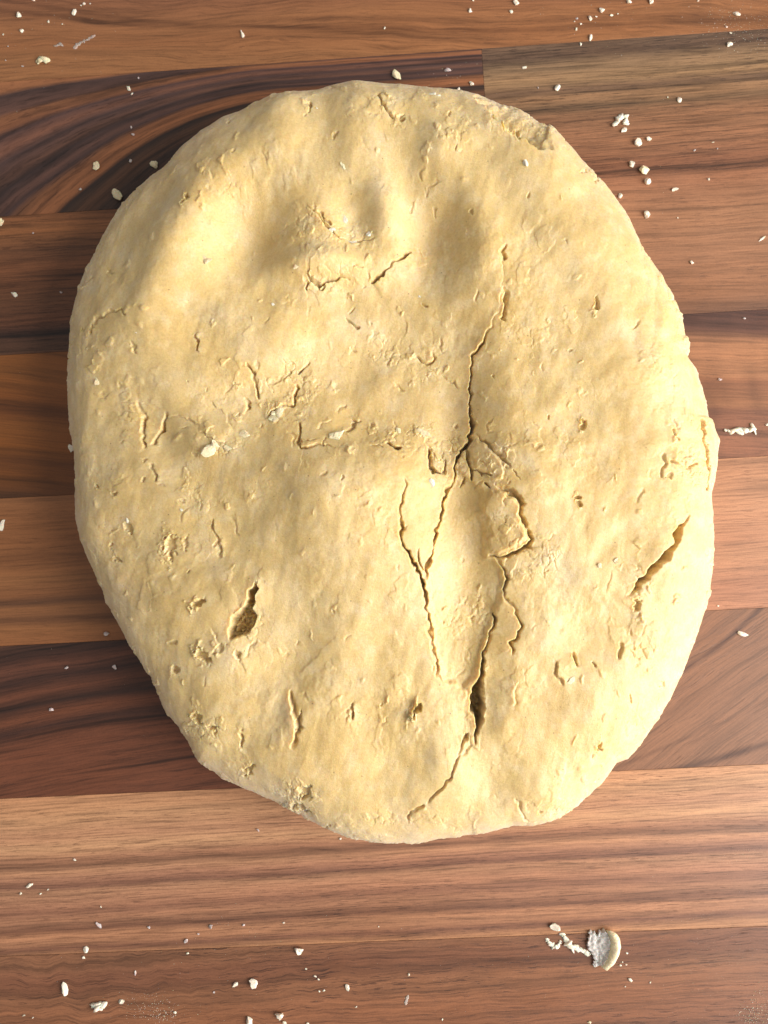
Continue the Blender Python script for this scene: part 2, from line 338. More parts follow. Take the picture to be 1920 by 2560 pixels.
def crack(pts, w, depth, lift=0.0, side=1, sharp=.45, taper=.12, reach=26, sym=False):
    """a torn gap of half width w (px); one lip (side) stands lift mm higher and rolls back"""
    idx, d, sg_, par = poly_dist(pts, w + reach * 3.0)
    tp = np.clip(np.minimum(par, 1 - par) / taper, 0, 1) ** .6 if taper else 1
    tp = tp * np.clip(.78 + .75 * perlin(fU[idx] / 42, fV[idx] / 42 + 7), .25, 1.15)      # opens and closes along its run
    ww = .70 * w * (.35 + .65 * tp)
    if lift and not sym:                    # a torn step: one steep wall, the other side runs out gently
        near = sg_ == side
        dd = -depth * tp * np.where(near, 1 - sstep(0, np.maximum(ww * .5, 4.2), d), (1 - sstep(ww * .3, np.maximum(ww * 1.7, 5.5), d)))
    else:
        dd = -depth * tp * (1 - sstep(ww * sharp, ww * 1.15, d))
    if lift: dd = dd + .7 * lift * tp * np.exp(-(d / reach)) * np.where(sg_ == side, 1, -.25) * sstep(0, ww * .5, d)
    fD[idx] += dd
def pit(u, v, ru, rv, rot, depth, lip=.25, edge=.35):
    pad = max(ru, rv) * 2.2
    idx = np.nonzero((np.abs(fU - u) < pad) & (np.abs(fV - v) < pad) & fvis)[0]
    c, s = math.cos(math.radians(rot)), math.sin(math.radians(rot))
    a = (fU[idx] - u) * c + (fV[idx] - v) * s; b = -(fU[idx] - u) * s + (fV[idx] - v) * c
    q = np.hypot(a / ru, b / rv) * (1 + .55 * perlin(fU[idx] / 11 + u, fV[idx] / 11 + v) + .3 * perlin(fU[idx] / 5 + u, fV[idx] / 5))
    fD[idx] += -depth * (1 - sstep(1 - edge, 1 + edge * .3, q)) + lip * .7 * abs(depth) * np.exp(-((q - 1.25) / .28)**2) * (np.cos(np.arctan2(b, a) + math.radians(rot) - math.pi) > 0)
def hole(poly, depth, edge=5.0, grit=1.0):
    p = np.array(poly + [poly[0]], float)
    idx, d, sg_, par = poly_dist(poly + [poly[0]], 30)
    u, v = fU[idx], fV[idx]; ins = np.zeros(len(idx), bool)
    for k in range(len(p) - 1):
        (x0, y0), (x1, y1) = p[k], p[k+1]
        c = ((y0 > v) != (y1 > v)) & (u < (x1 - x0) * (v - y0) / (y1 - y0 + 1e-9) + x0); ins ^= c
    fr = grit * (.45 * perlin(u / 9, v / 9) + .35 * perlin(u / 4.5, v / 4.5))
    fD[idx] += np.where(ins, -(depth * (1 + .55 * fr)) * sstep(0, edge, d), .25 * grit * np.exp(-d / 9))

# large crack system: a sunken wedge with a broken plate at its right
hole([(1145,1150),(1106,1260),(1083,1363),(1062,1452),(1071,1553),(1091,1654),(1111,1710),(1170,1740),(1205,1654),(1233,1568),(1258,1495),(1272,1449),(1248,1401),(1225,1383),(1215,1300),(1212,1222),(1185,1190)], 1.1, 16, .15)
hole([(1225,1224),(1254,1224),(1290,1250),(1302,1264),(1299,1287),(1316,1330),(1320,1352),(1291,1370),(1250,1386),(1227,1380),(1222,1330),(1205,1270)], -.8, 9, .1)
hole([(1192,1088),(1216,1104),(1246,1140),(1268,1172),(1258,1205),(1215,1195),(1190,1168),(1178,1120)], -.6, 8, .1)
crack([(1254,575),(1252,640),(1258,700),(1250,760),(1230,806),(1219,837),(1192,871),(1181,902)], 4.0, .10, .2, -1, reach=45)
crack([(1228,812),(1219,837),(1192,871),(1181,902),(1184,949),(1182,1026),(1185,1073)], 5.5, 2.6, .7, -1, reach=40)
crack([(1183,1000),(1185,1073),(1177,1085),(1164,1108),(1152,1123),(1144,1152)], 11, 4.6, .4, -1, taper=.25)
crack([(1152,1123),(1144,1152),(1137,1185),(1129,1212),(1112,1237),(1106,1260),(1101,1300),(1086,1323),(1083,1363),(1076,1401),(1063,1421),(1062,1452)], 5.5, 2.2, .3, -1)
crack([(1189,1079),(1208,1093),(1220,1104),(1250,1139),(1264,1156),(1272,1170)], 6.5, 2.0, .3, -1)
crack([(1279,1174),(1285,1186),(1296,1199)], 4, .9)
crack([(1166,1112),(1175,1131),(1179,1170),(1181,1196)], 7, 2.6, .2, -1)
crack([(1179,1170),(1196,1172),(1206,1186),(1235,1189)], 4, 1.4)
crack([(1148,1215),(1160,1200),(1170,1188)], 4, 1.1)
crack([(1212,1203),(1225,1222)], 5, 2.2)
crack([(1238,1208),(1254,1220),(1274,1230),(1293,1247),(1304,1260),(1301,1285),(1306,1301),(1318,1318)], 8.5, 2.7, .5, -1)
crack([(1318,1318),(1329,1350),(1319,1366),(1291,1376),(1253,1394),(1225,1383)], 8, 3.2, .7, -1)
crack([(1225,1383),(1248,1401),(1263,1426),(1272,1449),(1263,1472),(1258,1495),(1278,1515),(1296,1538),(1301,1566),(1296,1591),(1278,1611),(1278,1639)], 5.2, 2.0, .35, -1)
crack([(1236,1530),(1233,1568),(1225,1611),(1210,1632),(1205,1654)], 6, 2.6, .35, -1)
hole([(1212,1622),(1204,1660),(1192,1706),(1176,1738),(1173,1762),(1183,1790),(1189,1812),(1190,1850),(1198,1845),(1208,1800),(1212,1765),(1211,1710),(1214,1660)], 8.5, 7)
crack([(1191,1822),(1190,1850),(1184,1868)], 7, 3.5)
crack([(1150,1890),(1160,1860),(1168,1838)], 5, 1.6, .6, -1)
crack([(1184,1862),(1168,1880),(1145,1903),(1122,1950),(1103,1977),(1068,2011)], 4.5, 1.0, .55, 1)
crack([(1058,2018),(1033,2038),(1020,2058)], 8, 1.8, .6, 1)
crack([(1007,1195),(1012,1220),(1000,1260),(1001,1290),(1005,1325),(1004,1353),(1018,1378),(1033,1409),(1051,1442),(1062,1475),(1063,1515),(1071,1553),(1081,1604),(1091,1654),(1095,1690),(1111,1710)], 6.0, 1.8, .5, -1, reach=40)
crack([(1003,1345),(1018,1378),(1033,1409),(1051,1442),(1062,1475),(1063,1530)], 7.5, 2.4, taper=.3)
crack([(1046,1369),(1046,1405),(1058,1425)], 4, 1.2)
crack([(1068,1112),(1072,1140),(1075,1166),(1086,1182),(1107,1184),(1114,1160),(1112,1140)], 8, 3.0, .5, -1)
crack([(966,1106),(983,1113),(1004,1121)], 6.5, 3.4, .3, 1)
crack([(932,1116),(950,1108),(960,1116)], 5, 1.3)
crack([(744,1050),(744,1075),(750,1100),(760,1122),(780,1120),(810,1113),(840,1117)], 5, 1.3, .45, 1)
crack([(810,1120),(808,1100),(812,1085)], 4, 1.0)
crack([(862,1072),(880,1066),(890,1050),(878,1040)], 4, .9, .4, -1)
crack([(740,926),(752,910),(767,893)], 6, 1.7, .4, -1)
crack([(734,950),(730,975),(729,1002),(700,1005),(663,1033)], 6, 1.5, .7, -1)
crack([(617,905),(628,940),(640,990)], 5.5, 1.6, .4, -1)
crack([(604,984),(612,1002),(612,1021)], 6, 1.4, .4, -1)
# upper press marks with torn rims
crack([(763,690),(762,712),(770,690),(794,702),(825,694),(848,680),(872,690)], 6, 2.0, .9, -1)
crack([(790,700),(796,710),(815,704)], 5, 1.2)
crack([(930,690),(945,680),(968,660),(985,640),(1000,630),(1026,612)], 6.5, 2.0, 1.2, -1)
crack([(775,525),(800,550),(822,572),(845,590),(870,598),(905,594),(935,592)], 4.5, 1.0, .5, -1)
crack([(795,530),(805,545),(826,562)], 4, .9)
crack([(1262,608),(1256,630),(1262,650)], 8, 1.6, .3, -1)
crack([(1262,715),(1262,760),(1258,790),(1270,800)], 9, 1.3, .3, -1)
crack([(860,780),(880,790),(894,802)], 4.5, 1.0); crack([(1040,865),(1055,882),(1072,888),(1088,872),(1080,860)], 4.5, 1.2, .3, 1)
# right hand tear, edge layers
crack([(1718,1280),(1705,1305),(1689,1338),(1681,1365),(1650,1400),(1620,1430),(1600,1450),(1587,1478),(1575,1492)], 16, 6.0, .9, -1, sharp=.25, taper=.35, reach=30, sym=True)
pit(1592, 1512, 9, 14, 10, 1.3)
crack([(1752,1045),(1757,1085),(1762,1130),(1764,1180),(1763,1228)], 6.5, 4.0, .4, -1, taper=.2)
crack([(1672,1148),(1690,1160),(1712,1168),(1735,1164)], 5, 1.6, .4, 1); crack([(1680,1072),(1694,1090),(1702,1098)], 4, .9)
crack([(1655,1130),(1660,1160),(1652,1200)], 4, .8, .3, 1)
idx, d, sg_, par = poly_dist([(1180,246),(1210,268),(1240,298),(1280,336),(1320,366),(1352,384),(1376,386)], 150)
fD[idx] += np.where(sg_ == 1, -5.0 * np.exp(-d / 60) * sstep(0, 5, d), .7 * np.exp(-d / 26)) * np.clip(np.minimum(par, 1 - par) / .3, 0, 1)
crack([(1225,290),(1262,325),(1300,356)], 6, 1.4); pit(1290, 330, 10, 6, 40, 1.4); pit(1300, 318, 7, 9, 0, .9)
# left side
crack([(228,812),(248,800),(270,789),(290,780),(312,779)], 4.5, .9, .5, 1); crack([(228,815),(230,832),(236,840)], 4.5, .9); crack([(308,776),(318,790),(330,792)], 3.5, .7)
crack([(340,1008),(350,1036),(352,1070),(349,1100),(358,1122)], 7, 1.7, .5, -1); crack([(412,1024),(407,1050),(401,1071),(390,1082),(378,1104)], 6.5, 1.8, .5, -1)
crack([(405,1040),(440,1034),(470,1042),(500,1070),(540,1100),(565,1112)], 5, .35, .7, 1)
crack([(494,835),(496,860),(493,882)], 5, .8, .5, 1); crack([(336,850),(342,870),(345,885)], 4, .6)
crack([(377,1160),(388,1178),(392,1205)], 5, .9, .5, 1); crack([(533,1300),(536,1330),(548,1352),(552,1395)], 4, .7, .5, 1)
# torn holes lower left
hole([(648,1450),(653,1468),(648,1502),(637,1520),(646,1545),(640,1560),(624,1582),(604,1596),(586,1600),(574,1594),(573,1572),(583,1540),(603,1524),(620,1505),(630,1472)], 4.2, 6)
hole([(642,1450),(652,1460),(648,1500),(634,1518),(627,1512),(634,1472)], 3.2, 5)
pit(500, 1505, 18, 8, -38, 1.5, .5); pit(512, 1640, 10, 22, -35, 1.7, .5); pit(548, 1622, 18, 8, -25, .8, .3); pit(440, 1676, 9, 7, 30, 1.2); pit(596, 1636, 7, 9, 20, 1.2)
pit(430, 1365, 16, 28, 8, .9, .6); pit(428, 1392, 7, 10, 0, .6); pit(466, 1355, 8, 14, -15, .5); pit(320, 1318, 10, 14, -20, .8); pit(290, 1396, 8, 10, -40, .8); pit(272, 1362, 5, 6, 0, .7); pit(286, 1231, 6, 5, 0, .8); pit(242, 1215, 5, 7, -30, .8)
crack([(722,1725),(727,1755),(730,1782),(742,1800),(744,1820),(737,1839),(731,1872)], 12, 1.6, .9, -1, reach=40)
pit(746, 1812, 12, 20, 20, 1.2, 0)
pit(1041, 1776, 9, 15, 18, 2.6, .9); crack([(879,1758),(883,1775),(888,1798)], 4.5, 1.1, .4, 1); crack([(845,1575),(830,1595),(812,1612),(770,1660),(735,1690)], 12, .0, .3, 1, reach=60)
crack([(1430,1628),(1434,1645),(1439,1664)], 4.5, 1.2, .6, -1); crack([(1554,1606),(1549,1630),(1546,1652)], 6, 1.2, .3, 1); crack([(1573,1735),(1580,1758)], 5, 1.0); pit(1500, 1868, 6, 12, 0, 1.5); crack([(1482,1655),(1488,1672)], 5, 1.0); pit(1492, 763, 5, 15, 20, 1.1, .4); pit(1459, 1062, 7, 11, 20, 1.1, .4); pit(1441, 1247, 6, 8, -30, 1.1); pit(1446, 1262, 6, 6, 0, 1.0)
crack([(1390,1650),(1396,1690),(1412,1712)], 6, .4, .9, 1, reach=18); crack([(1296,1705),(1290,1735),(1283,1765)], 6, .3, .9, -1, reach=18); crack([(1318,2055),(1300,2030),(1290,2000)], 5, .8, .5, 1)
pit(760, 1980, 20, 14, 0, 1.1, .3); pit(745, 2020, 22, 10, 20, 1.2, .3); pit(495, 1795, 14, 10, 30, 1.4); pit(530, 1815, 10, 7, 10, 1.0); pit(600, 1860, 6, 18, 5, .9); pit(620, 1925, 10, 14, 30, 1.0)
pit(1065, 745, 4, 4, 0, .6); pit(480, 518, 5, 16, 30, 1.0, .4); pit(770, 268, 9, 6, 20, 1.2); crack([(945,235),(958,260),(985,290)], 5, 1.1, .5, 1); pit(1003, 293, 9, 7, 0, 1.2)

# crumbly, plated patches
nxw, nyw = nx_ + .9 * perlin(nx_ / 1.9, ny_ / 1.9 + 4) + .3 * perlin(nx_ / .7, ny_ / .7), ny_ + .9 * perlin(nx_ / 1.9 + 40, ny_ / 1.9) + .3 * perlin(nx_ / .7 + 9, ny_ / .7)
mask = 0
for g in [(800,565,75,45),(830,690,60,25),(945,275,70,35),(740,950,45,70),(700,1030,60,30),(1000,1090,90,35),(1130,1150,40,70),(1230,1160,45,40),(1270,1330,40,50),(1190,1560,50,70),(545,1110,60,25),(490,1250,40,30),(1310,320,60,30),
          (1720,1160,40,45),(1590,1470,30,40),(1600,1640,30,45),(1180,1840,30,50),(520,1820,60,30),(740,1990,50,40),(1130,330,40,40),(1010,870,90,50),(560,480,40,25),(1010,2050,90,18),(1400,2020,60,25),(620,1560,50,50),(1330,1400,60,50),(330,1020,50,50)]:
    mask = np.maximum(mask, np.exp(-.5 * (((U - g[0]) / g[2])**2 + ((V - g[1]) / g[3])**2)))
mask = sstep(.22, .9, mask + .35 * perlin(nx_ / 4.5, ny_ / 4.5 + 50))
d1, d2, rv = worley(nxw / 2.6, nyw / 2.6)
plates = .75 * (rv - .5) - .8 * (1 - sstep(.02, .20, d2 - d1)) * (rv > .68)
d1b, d2b, rvb = worley(nxw / 1.2 + 40, nyw / 1.2)
plates = plates + .34 * (rvb - .5)
fD += (mask * plates * .40 * vis).ravel()
# thin skin of scabs everywhere
d1, d2, rv = worley(nxw / 3.7 + 80, nyw / 3.7 * .7 + 11)
fD += (.13 * (rv > .85) * sstep(.06, .16, d2 - d1) * sstep(.0, .5, rough_zone + .2) * vis).ravel()

# scattered small tears, pits and pressed-in bits
rs = np.random.RandomState(5)
PTS = np.stack([U[vis], V[vis]], 1)
pk = PTS[rs.randint(len(PTS), size=900)]
for k in range(45):
    u, v = pk[k]; a = rs.normal(math.pi / 2 + .25, .7); L = rs.uniform(9, 32); b = rs.normal(0, .5)
    crack([(u, v), (u + L * .5 * math.cos(a), v + L * .5 * math.sin(a)), (u + L * .5 * math.cos(a) + L * .5 * math.cos(a + b), v + L * .5 * math.sin(a) + L * .5 * math.sin(a + b))],
          rs.uniform(2.6, 4.4), rs.uniform(.12, .5), rs.uniform(.08, .3), rs.choice([-1, 1]), taper=.3, reach=rs.uniform(7, 20))
for k in range(230, 285):
    pit(*pk[k], rs.uniform(2.5, 6), rs.uniform(3, 9), rs.uniform(-40, 60), rs.uniform(.15, .55), .2)
for k in range(400, 640):
    pit(*pk[k], rs.uniform(3, 8), rs.uniform(4, 12), rs.uniform(-40, 60), -rs.uniform(.08, .3), 0, .6)
CL = [(640,960,70,60),(760,1000,60,60),(900,1080,70,35),(1080,1090,60,40),(480,1080,80,50),(500,1250,50,40),(820,640,70,60),(960,760,80,60),(1040,890,60,40),(1230,1170,40,40),(1190,1560,40,60),(850,1740,110,50),(560,1640,60,60),(1590,1500,50,70),(1700,1160,40,50),(960,290,70,40),(560,440,60,60),(1330,1390,50,50),(1120,360,50,40),(330,900,60,80)]
for k in range(95):                         # torn scabs gather where the dough was stretched
    c_ = CL[k % len(CL)]; u, v = rs.normal(c_[0], c_[2]), rs.normal(c_[1], c_[3])
    a = rs.normal(math.pi / 2 + .3, .8); L = rs.uniform(10, 56); pts = [(u, v)]
    for _ in range(4):
        a += rs.normal(0, .55); pts.append((pts[-1][0] + L / 4 * math.cos(a), pts[-1][1] + L / 4 * math.sin(a)))
    crack(pts, rs.uniform(3.5, 6.5), rs.uniform(.05, .45), rs.uniform(.2, .55), rs.choice([-1, 1]), taper=.25, reach=rs.uniform(6, 16))
for k in range(110):                        # crumbly lumps pressed into the same places
    c_ = CL[k % len(CL)]
    pit(rs.normal(c_[0], c_[2] * .8), rs.normal(c_[1], c_[3] * .8), rs.uniform(4, 10), rs.uniform(5, 14), rs.uniform(-50, 70), -rs.uniform(.12, .42), 0, .35)
D = fD.reshape(N, N)
D = D + .010 * fbm(nx_ / .75, ny_ / .75, 2, .7)
# ragged little nibs on the rim
rim = np.exp(-((rho - .94) / .03)**2)
D = D + rim * (.8 * np.maximum(0, perlin(th * 26, rho * 9) - .25) + .35 * np.maximum(0, perlin(th * 70, rho * 25) - .2) + .12 * perlin(th * 150, rho * 50))

# displace along the smooth surface's normal
P = np.stack([X, Y, Z], 2)
n = np.cross(np.gradient(P, axis=1), np.gradient(P, axis=0)); n /= np.linalg.norm(n, axis=2, keepdims=True) + 1e-12
n[n[:, :, 2].mean() < 0] *= 1
if n[N // 2, N // 2, 2] < 0: n = -n
bad = rho > .992
n[bad] = 0
P = P + n * D[:, :, None]
P[:, :, 2] = np.maximum(P[:, :, 2], 0.02)
edge = (s_ == -1) | (s_ == 1) | (t_ == -1) | (t_ == 1)
P[edge, 2] = 0.02
Pw = P * MM
verts = np.concatenate([Pw.reshape(-1, 3), [[CX * MM, CY * MM, 0.00002]]]).astype(np.float32)
i = np.arange(N * N).reshape(N, N)
quads = np.stack([i[:-1, :-1], i[:-1, 1:], i[1:, 1:], i[1:, :-1]], 2).reshape(-1, 4)
ring = np.r_[i[0, :-1], i[:-1, -1], i[-1, :0:-1], i[:0:-1, 0]]
tris = np.stack([np.roll(ring, -1), ring, np.full(len(ring), N * N)], 1)
me = bpy.data.meshes.new('dough')
me.vertices.add(len(verts)); me.vertices.foreach_set('co', verts.ravel())
nl = quads.size + tris.size
me.loops.add(nl); me.loops.foreach_set('vertex_index', np.r_[quads.ravel(), tris.ravel()].astype(np.int32))
me.polygons.add(len(quads) + len(tris))
me.polygons.foreach_set('loop_start', np.r_[np.arange(len(quads)) * 4, quads.size + np.arange(len(tris)) * 3].astype(np.int32))
me.polygons.foreach_set('use_smooth', np.ones(len(quads) + len(tris), bool))
me.update(calc_edges=True); me.validate()
dough = bpy.data.objects.new('dough', me); C.objects.link(dough)
dough['label'] = 'large pale yellow disc of pastry dough with cracks and finger dents on the planks'
dough['category'] = 'dough'

nb = NB('dough')
tc = nb.n('ShaderNodeTexCoord'); sc3 = nb.n('ShaderNodeVectorMath'); sc3.operation = 'SCALE'; nb.link(tc.outputs['Object'], sc3.inputs[0]); sc3.inputs['Scale'].default_value = 1000
p = sc3.outputs[0]
big = nb.noise(p, .045, 3, .55); mid = nb.noise(p, .22, 4, .6); fin = nb.noise(p, 1.6, 3, .65)
col = nb.ramp(big, [(.30, (.66, .458, .175)), (.5, (.685, .494, .208)), (.70, (.71, .53, .255))])
col = nb.mix(nb.rng(mid, .48, .72, 0, .55), col, (.75, .605, .36))
sz = nb.n('ShaderNodeSeparateXYZ'); nb.link(p, sz.inputs[0])          # the rim kept a drier, floury skin
dry = nb.math('MULTIPLY', nb.rng(nb.math('ADD', sz.outputs[2], nb.math('MULTIPLY', nb.math('SUBTRACT', big, .5), 22.0)), 27, 15, 0, .75, True), nb.rng(mid, .3, .6, .7, 1))
col = nb.mix(dry, col, (.70, .555, .375))
pat = nb.noise(p, .085, 4, .6)
col = nb.mix(nb.rng(pat, .55, .72, 0, .45), col, (.70, .57, .36))
col = nb.mix(1.0, col, nb.ramp(fin, [(.34, (.92, .90, .86)), (.5, (1, 1, 1)), (.66, (1.06, 1.07, 1.09))]), 'MULTIPLY')
vo = nb.n('ShaderNodeTexVoronoi'); nb.link(p, vo.inputs['Vector']); vo.inputs['Scale'].default_value = .42
vs = nb.n('ShaderNodeSeparateColor'); nb.link(vo.outputs['Color'], vs.inputs[0])
fleck = nb.math('MULTIPLY', nb.rng(vo.outputs['Distance'], .045, .10, 1, 0), nb.math('GREATER_THAN', vs.outputs[0], .72))
col = nb.mix(nb.math('MULTIPLY', fleck, .7), col, (.20, .10, .035))
nb.link(col, nb.b.inputs['Base Color'])
nb.b.inputs['Sheen Weight'].default_value = .22; nb.b.inputs['Sheen Roughness'].default_value = .45; nb.b.inputs['Sheen Tint'].default_value = (1, .95, .85, 1)
nb.b.inputs['Subsurface Weight'].default_value = .7
nb.b.inputs['Subsurface Radius'].default_value = (1.0, .62, .22); nb.b.inputs['Subsurface Scale'].default_value = .0022
nb.put(nb.b.inputs['Roughness'], nb.rng(mid, .3, .7, .33, .52)); nb.b.inputs['Specular IOR Level'].default_value = .5
g1 = nb.noise(p, 2.6, 3, .7); g2 = nb.noise(p, 6.0, 1, .5)
hh = nb.math('ADD', nb.math('MULTIPLY', g1, .6), nb.math('MULTIPLY', g2, .5))
nb.link(nb.bump(hh, .75, .00022), nb.b.inputs['Normal'])
dough_m = nb.m
me.materials.append(dough_m)
DU, DV = measure(P[:, :, 0], P[:, :, 1], P[:, :, 2])

# ------------------------------------------------------------------ crumbs
def crumb_mat(name, c, rough=.55):
    nb = NB(name)
    tc = nb.n('ShaderNodeTexCoord'); s3 = nb.n('ShaderNodeVectorMath'); s3.operation = 'SCALE'; nb.link(tc.outputs['Object'], s3.inputs[0]); s3.inputs['Scale'].default_value = 1000
    f = nb.noise(s3.outputs[0], 1.8, 3, .6)
    nb.link(nb.mix(1.0, c, nb.ramp(f, [(.3, (.86, .84, .80)), (.65, (1.04, 1.04, 1.04))]), 'MULTIPLY'), nb.b.inputs['Base Color'])
    nb.b.inputs['Roughness'].default_value = rough
    nb.b.inputs['Subsurface Weight'].default_value = .25; nb.b.inputs['Subsurface Scale'].default_value = .0006
    nb.link(nb.bump(f, .4, .0002), nb.b.inputs['Normal'])
    return nb.m
CM = {'w': crumb_mat('crumb_white', (.80, .72, .58)), 'c': crumb_mat('crumb_cream', (.82, .71, .46)), 'd': crumb_mat('crumb_dough', (.76, .62, .38)),
      'g': crumb_mat('crumb_grey', (.52, .44, .42)), 'f': crumb_mat('flake_floor', (.58, .54, .50), .45), 'p': crumb_mat('smear_paste', (.50, .36, .30))}
def ico(sub):
    bm = bmesh.new(); bmesh.ops.create_icosphere(bm, subdivisions=sub, radius=1.0)
    v = np.array([q.co[:] for q in bm.verts]); f = [[q.index for q in a.verts] for a in bm.faces]; bm.free(); return v, f
ICO = {k: ico(k) for k in (1, 2, 3)}
def lump(lmm, wmm, hmm, ang, seed, rough=.3, sub=2):
    v, f = ICO[sub]; r = np.random.RandomState(seed); v = v.copy()
    k = 1.0
    for _ in range(7):
        d = r.normal(size=3); d /= np.linalg.norm(d)
        k = k + rough * .55 * r.uniform(-1, 1) * np.sin(r.uniform(1.5, 4.5) * (v @ d) + r.uniform(0, 6))
    k = k + rough * .14 * r.normal(size=len(v))
    v = v * k[:, None]
    for _ in range(7):                      # broken faces
        d = r.normal(size=3); d /= np.linalg.norm(d); o = r.uniform(.5, .85)
        v = v - np.maximum(0, v @ d - o)[:, None] * d
    v = v * 1.15 + r.normal(size=v.shape) * .035
    v[:, 2] = np.where(v[:, 2] < -.45, -.45 + (v[:, 2] + .45) * .25, v[:, 2])
    v = v * [lmm / 2, wmm / 2, hmm / 2]
    v[:, 2] -= v[:, 2].min()
    c, s = math.cos(ang), math.sin(ang)
    return np.stack([v[:,0]*c - v[:,1]*s, v[:,0]*s + v[:,1]*c, v[:,2]], 1), f
def mesh_obj(name, v, f, m, locm, smooth=True):
    me = bpy.data.meshes.new(name); me.from_pydata((np.asarray(v) * MM).tolist(), [], [list(map(int, a)) for a in f]); me.update()
    if smooth: me.polygons.foreach_set('use_smooth', [True] * len(me.polygons))
    me.materials.append(m); o = bpy.data.objects.new(name, me); C.objects.link(o); o.location = [q * MM for q in locm]; return o
PXMM = .1205
def ground(u, v, onto):
    if onto == 'dough':
        k = np.argmin((DU - u)**2 + (DV - v)**2 + 1e6 * (rho > .93)); q = P.reshape(-1, 3)[k]; return q[0], q[1], q[2] - .12
    x, y = at(u, v); return x, y, 0.0
PLN = {1: 'reddish swirl-grained plank', 3: 'plank', 7: 'light striped plank', 8: 'dark rippled-grain plank'}
def plank_of(x, y):
    r = 4 - math.floor(y / 45)
    if r in (1, 7, 8): return {1: 'the reddish swirl-grained plank', 7: 'the light striped plank', 8: 'the dark ripple-grained plank'}[r]
    left = x < j[r]
    return {2: ('the dark plank with curved grain', 'the greyish straight-striped plank'), 3: ('the dark brown straight-grained plank', 'the tan wavy plank'),
            4: ('the orange brown plank', 'the dark cross-barred plank'), 5: ('the amber plank', 'the pale even-grained plank'),
            6: ('the black-striped plank', 'the rose plank with a slanting line')}[r][0 if left else 1]
sd = [100]
DOUGH_MARKS = [(1041,1776,'by the deep round pit'),(620,1530,'by the torn hole'),(1095,1170,'by the U-shaped crack'),(830,575,'in the crusty press mark'),(1300,330,'by the folded edge'),(690,1035,'by the two-lobed cream flake'),(840,1091,'by the bright cream flake'),
               (532,1117,'by the whitish knobbly crumb'),(280,785,'by the arched slit near the rim'),(1000,228,'on its upper rim'),(1650,1400,'by the wide slanting tear'),(1420,1680,'by the short upright slit'),(470,600,'on the big finger-pressed swelling'),(350,1300,'by the little pits near the rim'),(870,430,'between the finger dents'),(1050,760,'in the palm hollow'),(700,730,'between press mark and palm hollow'),(240,950,'on its sloping flank')]
TABLE_MARKS = [(109,153,', by the hooked crumb'),(210,60,', by the paste smear'),(293,487,', by the plump cream crumb'),(991,191,', by the slender cream crumb'),(1150,200,', by the plank end joint'),(1551,310,', by the hook-shaped crumb'),(1608,426,', by the blocky cream crumb'),
               (1840,70,', in the flour-dusted patch'),(1490,40,', in the loose crumb cluster'),(1850,1076,', by the long white sliver'),(246,2515,', by the double-lobed cluster'),(163,2474,', by the upright grain-shaped crumb'),(1560,2420,', by the curled shaving'),(386,2528,', in the flour-dusted patch'),(90,2220,', in the faint specks group'),(680,2540,', by the large chunky crumb'),(510,2330,', in the faint speck trail')]
def near(u, v, marks, lim):
    d, n_ = min((math.hypot(u - a, v - b), c) for a, b, c in marks); return n_ if d < lim else ''
def crumb(u, v, l, w_, ang=0, m='w', label=None, onto='table', h=.7, rough=.5, name='crumb'):
    """l, w_: length and width in photo px, ang: direction of the length in the photo (deg, clockwise from right)"""
    sd[0] += 1
    x, y, z = ground(u, v, onto)
    k = PXMM * (.87 if onto == 'dough' else 1.0)
    vv, ff = lump(l * k, w_ * k, min(l, w_) * k * h, -math.radians(ang) - .052, sd[0], rough, 3 if onto == 'dough' and l > 14 else 2 if l > 11 else 1)
    o = mesh_obj(name, vv, ff, CM[m], (x, y, z), False)
    if onto == 'dough':
        size = 'tiny' if l < 12 else 'small' if l < 22 else 'larger'
        lb = label or f"{size} {dict(w='white', c='cream', d='yellowish')[m]} crumb stuck on the dough {near(u, v, DOUGH_MARKS, 9999)}"
        gp = 'crumbs on the dough'
    else:
        pl = plank_of(x, y)
        size = 'tiny' if l < 9 else 'small' if l < 15 else 'larger'
        shape = 'elongated' if l / w_ > 1.6 else 'rounded'
        colr = {'w': 'white', 'c': 'cream', 'd': 'yellowish', 'g': 'greyish', 'p': 'dull'}[m]
        lb = label or f'{size} {shape} {colr} crumb on {pl}{near(u, v, TABLE_MARKS, 230)}'
        gp = 'crumbs scattered on the worktop'
    o['label'] = lb; o['category'] = 'crumb'; o['group'] = gp
    return o
rd0 = np.random.RandomState(21)
def chain(name, pts, wpx, m, label, cat='crumb', onto='table', group='crumbs scattered on the worktop', h=.8):
    """a bent crumb: lumps melted along a line into one mesh"""
    x0, y0, _ = ground(*pts[0], onto); V_, F_ = [], []
    p = np.array(pts, float); seg = np.hypot(*np.diff(p, axis=0).T); L = np.r_[0, np.cumsum(seg)]
    nn = max(4, int(L[-1] / (max(wpx) * .38)))
    for q in range(nn + 1):
        t = q / nn * L[-1]; u = np.interp(t, L, p[:,0]); v = np.interp(t, L, p[:,1]); ww = np.interp(t / L[-1], np.linspace(0, 1, len(wpx)), wpx)
        x, y, z = ground(u, v, onto); sd[0] += 1
        vv, ff = lump(ww * rd0.uniform(1.2, 2.0) * PXMM, ww * rd0.uniform(.6, 1.1) * PXMM, ww * h * rd0.uniform(.6, 1.1) * PXMM, math.atan2(-(p[-1][1] - p[0][1]), p[-1][0] - p[0][0]) + rd0.normal(0, .6), sd[0], .5, 2)
        b = sum(len(a) for a in V_); V_.append(vv + [x - x0, y - y0, 0]); F_ += [[c + b for c in a] for a in ff]
    o = mesh_obj(name, np.concatenate(V_), F_, CM[m], (x0, y0, 0)); o['label'] = label; o['category'] = cat; o['group'] = group
    return o

